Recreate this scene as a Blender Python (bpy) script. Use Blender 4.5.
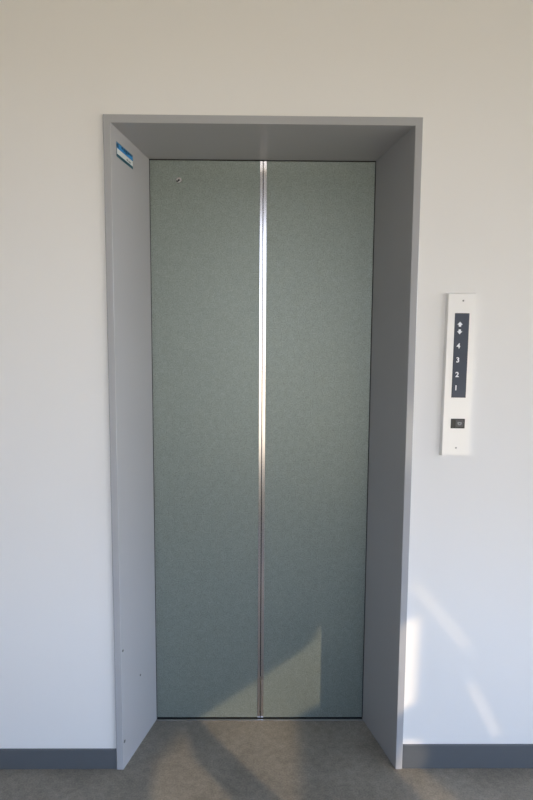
import bpy, bmesh, math, random
from mathutils import Vector, Matrix
random.seed(4)
for o in list(bpy.data.objects): bpy.data.objects.remove(o)
S = bpy.context.scene
COL = S.collection

# ---------------------------------------------------------------- camera
FPX = 620.0
cam = bpy.data.cameras.new('camera')
cam.sensor_fit = 'VERTICAL'; cam.sensor_height = 36.0; cam.lens = 36.0*FPX/800.0
cam.clip_start = .02
co = bpy.data.objects.new('camera', cam); COL.objects.link(co)
PI_, RO_, YA_ = .10903831, -.00632755, .01130857
fw = Vector((math.sin(YA_)*math.cos(PI_), math.cos(YA_)*math.cos(PI_), -math.sin(PI_)))
rt = Vector((math.cos(YA_), -math.sin(YA_), 0)); up = rt.cross(fw)
R3 = Matrix((rt, up, -fw)).transposed() @ Matrix.Rotation(-RO_, 3, 'Z')
co.matrix_world = Matrix.Translation((-.0074, -2.2641, 1.4974)) @ R3.to_4x4()
S.camera = co

# ---------------------------------------------------------------- light
KX, EZ = .83, .487                       # towards the sun: (KX, -1, EZ)
sun = bpy.data.lights.new('sun', 'SUN'); sun.energy = 1.75; sun.angle = math.radians(.55)
sun.color = (1.0, .76, .47)
so = bpy.data.objects.new('sun', sun); COL.objects.link(so)
so.rotation_euler = Vector((KX, -1, EZ)).to_track_quat('Z', 'Y').to_euler()

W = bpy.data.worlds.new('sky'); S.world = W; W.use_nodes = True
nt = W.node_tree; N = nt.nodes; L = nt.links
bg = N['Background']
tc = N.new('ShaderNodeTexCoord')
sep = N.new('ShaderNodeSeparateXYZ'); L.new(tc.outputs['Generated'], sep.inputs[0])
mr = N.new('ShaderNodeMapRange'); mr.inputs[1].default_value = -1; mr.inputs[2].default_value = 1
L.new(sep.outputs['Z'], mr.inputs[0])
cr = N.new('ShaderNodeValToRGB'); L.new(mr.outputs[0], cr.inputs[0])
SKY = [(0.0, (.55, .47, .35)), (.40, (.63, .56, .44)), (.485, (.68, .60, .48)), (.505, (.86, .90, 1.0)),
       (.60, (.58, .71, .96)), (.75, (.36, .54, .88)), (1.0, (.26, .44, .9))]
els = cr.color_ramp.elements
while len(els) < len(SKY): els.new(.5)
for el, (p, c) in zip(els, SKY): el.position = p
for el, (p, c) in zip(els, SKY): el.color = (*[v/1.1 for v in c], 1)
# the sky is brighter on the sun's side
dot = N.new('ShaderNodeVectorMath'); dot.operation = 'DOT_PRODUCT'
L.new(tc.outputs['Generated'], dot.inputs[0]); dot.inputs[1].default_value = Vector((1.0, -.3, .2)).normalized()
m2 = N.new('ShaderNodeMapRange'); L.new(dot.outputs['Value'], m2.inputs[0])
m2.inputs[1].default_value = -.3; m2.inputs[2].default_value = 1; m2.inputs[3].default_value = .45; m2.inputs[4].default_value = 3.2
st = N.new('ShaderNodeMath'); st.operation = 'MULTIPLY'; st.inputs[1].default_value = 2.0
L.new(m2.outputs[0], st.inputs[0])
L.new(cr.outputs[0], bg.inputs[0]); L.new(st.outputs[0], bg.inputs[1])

vs = S.view_settings
vs.view_transform = 'Standard'; vs.look = 'None'; vs.exposure = .55; vs.gamma = 1; vs.use_curve_mapping = False

# ---------------------------------------------------------------- materials
def mat(name, col, rough=.5, metal=0, spec=.5, noise=None, bump=None, coat=0, aniso=None):
    m = bpy.data.materials.new(name); m.use_nodes = True
    n = m.node_tree.nodes; l = m.node_tree.links; b = n['Principled BSDF']
    b.inputs['Base Color'].default_value = (*col, 1)
    b.inputs['Roughness'].default_value = rough; b.inputs['Metallic'].default_value = metal
    b.inputs['Specular IOR Level'].default_value = spec
    if coat:
        b.inputs['Coat Weight'].default_value = coat; b.inputs['Coat Roughness'].default_value = .1
    t = n.new('ShaderNodeTexCoord')
    if noise:                            # [(scale, detail, amount), ...]
        prev = None
        for sc, de, am in noise:
            x = n.new('ShaderNodeTexNoise'); x.inputs['Scale'].default_value = sc; x.inputs['Detail'].default_value = de
            l.new(t.outputs['Object'], x.inputs['Vector'])
            r = n.new('ShaderNodeMapRange'); l.new(x.outputs['Fac'], r.inputs[0])
            r.inputs[1].default_value = .25; r.inputs[2].default_value = .75
            r.inputs[3].default_value = 1-am; r.inputs[4].default_value = 1+am
            if prev is None: prev = r.outputs[0]
            else:
                q = n.new('ShaderNodeMath'); q.operation = 'MULTIPLY'
                l.new(prev, q.inputs[0]); l.new(r.outputs[0], q.inputs[1]); prev = q.outputs[0]
        v = n.new('ShaderNodeVectorMath'); v.operation = 'SCALE'; v.inputs[0].default_value = col
        l.new(prev, v.inputs['Scale']); l.new(v.outputs[0], b.inputs['Base Color'])
    if bump:
        sc, de, strg, dist = bump
        x = n.new('ShaderNodeTexNoise'); x.inputs['Scale'].default_value = sc; x.inputs['Detail'].default_value = de
        l.new(t.outputs['Object'], x.inputs['Vector'])
        bp = n.new('ShaderNodeBump'); bp.inputs['Strength'].default_value = strg; bp.inputs['Distance'].default_value = dist
        l.new(x.outputs['Fac'], bp.inputs['Height']); l.new(bp.outputs[0], b.inputs['Normal'])
    return m

M = dict(
 wall=mat('painted_wall', (.785, .775, .755), .75, noise=[(1.2, 2, .012)], bump=(260, 3, .12, .0006)),
 hall=mat('hall_wall', (.62, .61, .57), .8),
 ceil=mat('hall_ceiling', (.74, .73, .69), .85),
 floor=mat('concrete_floor', (.235, .212, .176), .6, spec=.35, noise=[(4, 6, .22), (40, 4, .16), (170, 2, .22)], bump=(300, 3, .15, .0008)),
 skirt=mat('vinyl_skirting', (.10, .11, .12), .32, noise=[(14, 2, .03)]),
 frame=mat('grey_painted_steel', (.385, .39, .40), .11, spec=.5, noise=[(3, 2, .015)], bump=(600, 2, .04, .0003)),
 door=mat('textured_steel', (.205, .235, .21), .42, .4, spec=.5, noise=[(230, 3, .27), (60, 2, .06)], bump=(300, 3, .6, .0008)),
 stain=mat('polished_stainless', (.62, .59, .58), .2, 1),
 alu=mat('sill_aluminium', (.45, .42, .40), .35, 1),
 dark=mat('dark_gap', (.01, .01, .012), .7),
 plate=mat('satin_aluminium_plate', (.80, .79, .77), .42, .35, bump=(500, 2, .05, .0003)),
 glass=mat('smoked_indicator', (.085, .097, .125), .1, spec=.6),
 glassd=mat('indicator_rim', (.02, .022, .028), .3),
 white=mat('white_marking', (.85, .88, .92), .4),
 btn=mat('black_button_housing', (.018, .018, .02), .35),
 cap=mat('button_cap', (.07, .07, .078), .3),
 blue=mat('blue_print', (.03, .24, .55), .4),
 navy=mat('navy_print', (.01, .07, .16), .4),
 teal=mat('teal_print', (.01, .085, .13), .4),
 paper=mat('white_label', (.62, .66, .66), .4),
 screw=mat('steel_screw', (.22, .22, .22), .35, .9),
 chrome=mat('chrome_escutcheon', (.8, .78, .75), .15, 1),
 sand=mat('blocker_concrete', (.36, .33, .29), .85, noise=[(8, 3, .06)]),
)

# ---------------------------------------------------------------- helpers
def link(name, bm, m, parent=None, smooth=False):
    me = bpy.data.meshes.new(name)
    bmesh.ops.recalc_face_normals(bm, faces=bm.faces)
    bm.to_mesh(me); bm.free()
    for x in (m if isinstance(m, (list, tuple)) else [m]): me.materials.append(x)
    if smooth:
        for p in me.polygons: p.use_smooth = True
    o = bpy.data.objects.new(name, me); COL.objects.link(o)
    if parent is not None:
        o.parent = parent; o.matrix_parent_inverse = Matrix.Translation(-parent.location)
    return o
def tag(o, label, cat, group=None):
    o['label'] = label; o['category'] = cat
    if group: o['group'] = group
    return o
def struct(o): o['kind'] = 'structure'; return o
def empty(name, loc, label=None, cat=None, group=None):
    o = bpy.data.objects.new(name, None); o.empty_display_size = .1; COL.objects.link(o); o.location = loc
    if label: tag(o, label, cat, group)
    return o
def box(bm, x0, x1, y0, y1, z0, z1, bev=0):
    r = bmesh.ops.create_cube(bm, size=1)
    for v in r['verts']:
        v.co = Vector(((x0+x1)/2+v.co.x*(x1-x0), (y0+y1)/2+v.co.y*(y1-y0), (z0+z1)/2+v.co.z*(z1-z0)))
    if bev:
        es = list({e for v in r['verts'] for e in v.link_edges})
        bmesh.ops.bevel(bm, geom=es, offset=bev, segments=3, affect='EDGES', profile=.5)
    return bm
def hexa(bm, p, bev=0):                  # p: 4 bottom + 4 top points
    vs_ = [bm.verts.new(q) for q in p]
    fs = [bm.faces.new([vs_[i] for i in f]) for f in ((0,1,2,3),(4,5,6,7),(0,1,5,4),(1,2,6,5),(2,3,7,6),(3,0,4,7))]
    bmesh.ops.recalc_face_normals(bm, faces=fs)
    if bev:
        es = list({e for v in vs_ for e in v.link_edges})
        bmesh.ops.bevel(bm, geom=es, offset=bev, segments=2, affect='EDGES', profile=.5)
    return bm
def cyl(bm, c, r0, r1, y0, y1, n=32):    # axis along y
    a = [bm.verts.new((c[0]+r0*math.cos(t), y0, c[1]+r0*math.sin(t))) for t in [i*2*math.pi/n for i in range(n)]]
    b = [bm.verts.new((c[0]+r1*math.cos(t), y1, c[1]+r1*math.sin(t))) for t in [i*2*math.pi/n for i in range(n)]]
    for i in range(n): bm.faces.new((a[i], a[(i+1) % n], b[(i+1) % n], b[i]))
    bm.faces.new(a[::-1]); bm.faces.new(b)
    return bm
def poly(bm, pts, org, ux, uy, nrm, t):  # flat outline with a thickness t on a plane
    org, ux, uy, nrm = map(Vector, (org, ux, uy, nrm))
    a = [bm.verts.new(org+ux*p[0]+uy*p[1]) for p in pts]
    b = [bm.verts.new(org+ux*p[0]+uy*p[1]+nrm*t) for p in pts]
    bm.faces.new(a); bm.faces.new(b)
    for i in range(len(a)): bm.faces.new((a[i], a[(i+1) % len(a)], b[(i+1) % len(a)], b[i]))
    return bm

# ---------------------------------------------------------------- sizes (metres)
D = .2794                                # recess depth: wall front of the frame at y = -D, door face at y = 0
OW, OH, IW, IH = .4916, 2.157, .4687, 2.1327
HW, HH = .40, 2.10
WY = -D+.010                             # wall surface
CEIL = 2.85

# ---------------------------------------------------------------- setting
struct(link('floor', box(bmesh.new(), -3.2, 7.2, -4.2, .35, -.12, 0), M['floor']))
b = bmesh.new()
box(b, -3.0, -OW, WY, WY+.2, 0, CEIL); box(b, OW, 7.0, WY, WY+.2, 0, CEIL); box(b, -OW, OW, WY, WY+.2, OH, CEIL)
struct(link('wall_back', b, M['wall']))
struct(link('wall_left', box(bmesh.new(), -3.2, -3.0, -4.2, WY+.2, 0, CEIL), M['hall']))
struct(link('ceiling', box(bmesh.new(), -3.2, 7.2, -3.3, WY+.2, CEIL, CEIL+.15), M['ceil']))
b = bmesh.new()                          # dark shaft behind the doors
box(b, -.75, .75, .30, .34, 0, 2.4); box(b, -.79, -.75, -.02, .34, 0, 2.4); box(b, .75, .79, -.02, .34, 0, 2.4)
box(b, -.79, .79, -.02, .34, 2.4, 2.44)
struct(link('wall_shaft', b, M['dark']))

SY = -D-2.6                              # open side of the hall
struct(link('wall_front_parapet', box(bmesh.new(), -.55, 3.35, SY-.12, SY, 0, .48), M['hall']))
struct(link('light_block_wall', box(bmesh.new(), -3.0, -.55, SY-.12, SY, 0, 2.35), M['hall']))  # unseen segment added to cut the light coming from the left
struct(link('wall_front_header', box(bmesh.new(), -3.0, 7.0, SY-.12, SY, 2.35, CEIL), M['hall']))
# added unseen sun blocker, its slanting openings shaped to cast the sun patches
def slit(a, c, w):
    a, c = Vector(a), Vector(c); n = (c-a).normalized(); n = Vector((-n.y, n.x))*w/2
    return [a+n, c+n, c-n, a-n]
HOLES = [
 [(.549,.556),(.50,.53),(.468,.522),(.435,.455),(.40,.42),(.174,.260),(0,.14),(-.03,.07),(-.047,-.02),(-.047,-.16),(-.035,-.15),(.015,-.067),(.25,.065),(.362,.134),(.545,.246)],
 [(-.105,.105),(-.182,.03),(-.200,-.067),(-.21,-.2),(-.62,-.2),(-.44,-.05),(-.33,.02),(-.195,.07)],
 [(.41,-.067),(.37,-.12),(.49,-.12),(.53,-.067),(.585,.05),(.560,.106),(.495,.106),(.46,.0)],
 slit((.518,.668),(.712,.444),.0185), slit((.727,.311),(.829,.122),.0205)]
cu = bpy.data.curves.new('sun_blocker', 'CURVE'); cu.dimensions = '2D'; cu.fill_mode = 'BOTH'; cu.extrude = .005
def spl(pts):
    s = cu.splines.new('POLY'); s.points.add(len(pts)-1); s.use_cyclic_u = True
    for p, q in zip(s.points, pts): p.co = (q[0], q[1], 0, 1)
spl([(.9, .95), (3.35, .95), (3.35, 2.35), (.9, 2.35)])
for h in HOLES: spl([(p[0]+KX*2.6, p[1]+EZ*2.6) for p in h])
tmp = bpy.data.objects.new('sun_blocker', cu); COL.objects.link(tmp)
me = bpy.data.meshes.new_from_object(tmp.evaluated_get(bpy.context.evaluated_depsgraph_get()))
bpy.data.objects.remove(tmp)
scr = bpy.data.objects.new('sun_blocker', me); COL.objects.link(scr); me.materials.clear(); me.materials.append(M['sand'])
scr.rotation_euler = (math.pi/2, 0, 0); scr.location = (0, SY, 0); struct(scr)

# skirting
struct(link('baseboard_left', box(bmesh.new(), -3.0, -OW-.001, WY-.008, WY+.004, 0, .071, .0015), M['skirt']))
struct(link('baseboard_right', box(bmesh.new(), OW+.001, 7.0, WY-.008, WY+.004, 0, .086, .0015), M['skirt']))

# ---------------------------------------------------------------- lift door frame
fr = empty('elevator_surround', (0, -D, 0), 'pale grey painted steel surround with splayed sides framing the lift doorway', 'door frame')
for s, nm in ((-1, 'jamb'), (1, 'jamb')):
    def P(x, y, z): return (s*x, y, z)
    b = hexa(bmesh.new(), [P(IW,-D,0), P(OW,-D,0), P(OW,-.001,0), P(HW,-.001,0), P(IW,-D,IH), P(OW,-D,OH), P(OW,-.001,OH), P(HW,-.001,HH)])
    # top lip beside the header joint
    es = [e for e in b.edges if all(abs(v.co.y+D) < 1e-5 for v in e.verts) and abs(e.verts[0].co.z-e.verts[1].co.z) > 1]
    bmesh.ops.bevel(b, geom=es, offset=.0016, segments=2, affect='EDGES', profile=.5)
    o = link(nm, b, M['frame'], fr)
b = hexa(bmesh.new(), [(-IW,-D+.0004,IH), (IW,-D+.0004,IH), (HW,-.001,HH), (-HW,-.001,HH), (-OW,-D+.0004,OH), (OW,-D+.0004,OH), (OW,-.001,OH), (-OW,-.001,OH)])
link('header', b, M['frame'], fr)
for x0, x1, z0, z1 in ((-HW, -HW+.0018, .007, HH), (HW-.0025, HW, .007, HH), (-HW, HW, HH-.003, HH)):
    link('gap_shade', box(bmesh.new(), x0, x1, -.0009, .0009, z0, z1), M['dark'], fr)  # dark strips stand in for the shaded gap around the leaves
# dents and small screws on the left jamb
jt = Vector((-(IW-HW), -D, 0)).normalized(); jn = Vector((D, -(IW-HW), 0)).normalized()
for p, r in (((-.434, -.137, .261), .0040), ((-.4655, -.2665, .423), .0045), ((-.4655, -.2665, .095), .0055)):
    b = bmesh.new(); c = Vector(p)
    # keep on the jamb plane
    c = c + jn*((Vector((-HW, 0, 0))-c).dot(jn))
    c.z = p[2]
    poly(b, [(r*math.cos(i*math.pi/8), r*math.sin(i*math.pi/8)) for i in range(16)], c-jn*.001, jt, (0,0,1), jn, .0018)
    link('screw', b, M['btn'], fr)

# ---------------------------------------------------------------- doors
GX = .0015
def leaf(x0, x1, nm, label, side):
    r = empty(nm, ((x0+x1)/2, 0, .006), label, 'elevator door', 'centre opening lift door leaves')
    link('leaf_panel', box(bmesh.new(), x0, x1, .004, .034, .0055, 2.16), M['door'], r)
    return r
dl = leaf(-.47, GX-.0110, 'elevator_leaf', 'left leaf of the grey-green textured steel lift doors, with small round keyhole', -1)
dr = leaf(GX+.0125, .47, 'elevator_leaf', 'right leaf of the grey-green textured steel lift doors, without a keyhole', 1)
def strip(x0, x1, par):
    b = box(bmesh.new(), x0, x1, .0015, .034, .0055, 2.16)
    es = [e for e in b.edges if all(v.co.y < 0 for v in e.verts) and abs(e.verts[0].co.z-e.verts[1].co.z) > 1]
    bmesh.ops.bevel(b, geom=es, offset=.0007, segments=2, affect='EDGES', profile=.5)
    o = link('edge_strip', b, M['stain'], par, True); o['label'] = 'bright stainless meeting edge'
    me_ = o.data
    for p in me_.polygons: p.use_smooth = False
strip(GX-.0108, GX-.0015, dl); strip(GX+.0015, GX+.0123, dr)
# keyhole escutcheon on the left leaf
kx, kz = -.296, 2.029
b = bmesh.new(); cyl(b, (kx, kz), .0095, .0105, -.0012, .005)
k = link('keyhole_escutcheon', b, M['chrome'], dl)
b = bmesh.new(); cyl(b, (kx, kz), .0032, .0032, -.0016, .004, 20); box(b, kx-.0088, kx-.001, -.0016, .003, kz-.0060, kz-.0015)
h = link('keyhole', b, M['dark']); h.parent = k

# sill
sl = empty('elevator_threshold', (0, -.005, 0), 'narrow grooved aluminium threshold strip on the floor below the lift doors', 'door sill')
link('sill_rail', box(bmesh.new(), -HW+.001, HW-.001, -.011, -.003, -.002, .0025, .0006), M['alu'], sl)
link('sill_groove', box(bmesh.new(), -HW+.001, HW-.001, -.003, .05, -.002, .0006), M['dark'], sl)

# ---------------------------------------------------------------- call panel on the right wall
cp = empty('hall_call_panel', (.632, WY, 1.10), 'tall narrow brushed metal call plate with floor numbers on the wall right of the lift', 'call panel')
PX0, PX1, PZ0, PZ1 = .5815, .6790, 1.1005, 1.6245
cp.rotation_euler = (0, .006, 0); FY = WY-.012
b = hexa(bmesh.new(), [(PX0,WY+.001,PZ0),(PX1,WY+.001,PZ0),(PX1,WY+.001,PZ1),(PX0,WY+.001,PZ1),
                      (PX0+.006,FY,PZ0+.002),(PX1-.004,FY,PZ0+.002),(PX1-.004,FY,PZ1-.003),(PX0+.006,FY,PZ1-.003)])
link('face_plate', b, M['plate'], cp)
WX0, WX1, WZ0, WZ1 = .6110, .6550, 1.2925, 1.5600
ind = link('indicator_window', box(bmesh.new(), WX0, WX1, FY-.0012, FY+.004, WZ0, WZ1, .0006), M['glass'], cp)
b = bmesh.new(); box(b, WX0-.0012, WX1+.0012, FY-.0004, FY+.003, WZ0-.0012, WZ1+.0012)
link('window_rim', b, M['glassd'], cp)
def sub(nm, b, m, par, root):
    o = link(nm, b, m); o.parent = par; return o
GY = FY-.0012
gx = .6270
def arrow(zc, sgn):
    pts = [(-.0085, -.0005*sgn), (0, .0085*sgn), (.0085, -.0005*sgn), (.0042, -.001*sgn), (.0036, -.0070*sgn), (-.0036, -.0070*sgn), (-.0042, -.001*sgn)]
    sub('arrow_mark', poly(bmesh.new(), pts, (gx, GY+.0002, zc), (1,0,0), (0,0,1), (0,-1,0), .0006), M['white'], ind, cp)
arrow(1.5255, 1); arrow(1.5030, -1)
def text(s, x, z, size, m, par, root, nm='floor_number', y=GY):
    c = bpy.data.curves.new(nm, 'FONT'); c.body = s; c.size = size; c.align_x = 'CENTER'; c.align_y = 'CENTER'; c.extrude = .0003; c.offset = size*.025
    o = bpy.data.objects.new(nm, c); COL.objects.link(o)
    o.rotation_euler = (math.pi/2, 0, 0); o.location = (x, y-.0002, z)
    bpy.context.view_layer.update()
    dg = bpy.context.evaluated_depsgraph_get()
    me = bpy.data.meshes.new_from_object(o.evaluated_get(dg)); me.transform(o.matrix_world)
    bpy.data.objects.remove(o)
    q = bpy.data.objects.new(nm, me); COL.objects.link(q); me.materials.clear(); me.materials.append(m)
    q.parent = par; return q
for s, z in (('4', 1.4570), ('3', 1.4120), ('2', 1.3650), ('1', 1.3220)):
    text(s, gx-(.004 if s == '1' else .002), z, .0225, M['white'], ind, cp)
BX0, BX1, BZ0, BZ1 = .6120, .6575, 1.1910, 1.2225
bh = link('button_housing', box(bmesh.new(), BX0, BX1, FY-.0015, FY+.003, BZ0, BZ1, .001), M['btn'], cp)
cx, cz = .6390, 1.2070
sub('call_button', box(bmesh.new(), cx-.0115, cx+.0135, FY-.0035, FY-.0012, cz-.0110, cz+.0115, .0008), M['cap'], bh, cp)
M['mark'] = mat('grey_marking', (.24, .25, .27), .5)
sy = sub('button_symbol', poly(bmesh.new(), [(-.006, .005), (.007, .005), (.007, -.001), (.004, -.005), (-.003, -.005), (-.006, -.001)], (cx, FY-.0033, cz), (1,0,0), (0,0,1), (0,-1,0), .0006), M['mark'], bh, cp)
sub('button_symbol_centre', poly(bmesh.new(), [(-.002, .0018), (.003, .0018), (.003, -.002), (-.002, -.002)], (cx, FY-.0037, cz), (1,0,0), (0,0,1), (0,-1,0), .0005), M['cap'], bh, cp)
for x, z in ((.6345, 1.6005), (.6325, 1.1270)):
    b = bmesh.new(); cyl(b, (x, z), .0026, .0030, FY-.0012, FY+.001, 20)
    link('screw', b, M['screw'], cp)

# ---------------------------------------------------------------- sticker on the left jamb
def J(u, z): return Vector((-HW, 0, 0)) + Vector((-(IW-HW), -D, 0))*u + Vector((0, 0, z))
stc = empty('sticker', J(.67, 2.06), 'small blue and white sticker high on the left side of the lift doorway', 'sticker')
c0 = J(.87, 0); c1 = J(.463, 0); wd = (c1-c0).length; ux = (c1-c0).normalized()
def rect(x0, x1, z0, z1, t, m, nm, tilt=-.012):
    pts = [(x0*wd, z0+tilt*x0), (x1*wd, z0+tilt*x1), (x1*wd, z1+tilt*x1), (x0*wd, z1+tilt*x0)]
    return link(nm, poly(bmesh.new(), pts, c0-jn*.0002, ux, (0,0,1), jn, t), m, stc)
rect(0, 1, 2.043, 2.088, .0006, M['teal'], 'backing')
rect(.01, .99, 2.0695, 2.0865, .0008, M['blue'], 'blue_band')
rect(.03, .99, 2.0525, 2.0690, .0008, M['paper'], 'white_band')
# worn, unreadable dark characters on the blue band and a short line on the white one
t = -.012
def glyph(x0, x1, z0, z1, m, nm):
    b = bmesh.new()
    poly(b, [(x0*wd, z0+t*x0), (x1*wd, z0+t*x1), (x1*wd, z1+t*x1), (x0*wd, z1+t*x0)], c0+jn*.0005, ux, (0,0,1), jn, .0005)
    link(nm, b, m, stc)
for q in ((.02,.12,2.073,2.0845),(.30,.40,2.079,2.0855),(.43,.50,2.076,2.0855),(.53,.66,2.074,2.0855),(.69,.76,2.078,2.0855),(.79,.97,2.081,2.0860)): glyph(*q, M['navy'], 'lettering')
for q in ((.60,.68,2.056,2.0605),(.72,.84,2.0555,2.0595)): glyph(*q, M['screw'], 'lettering')
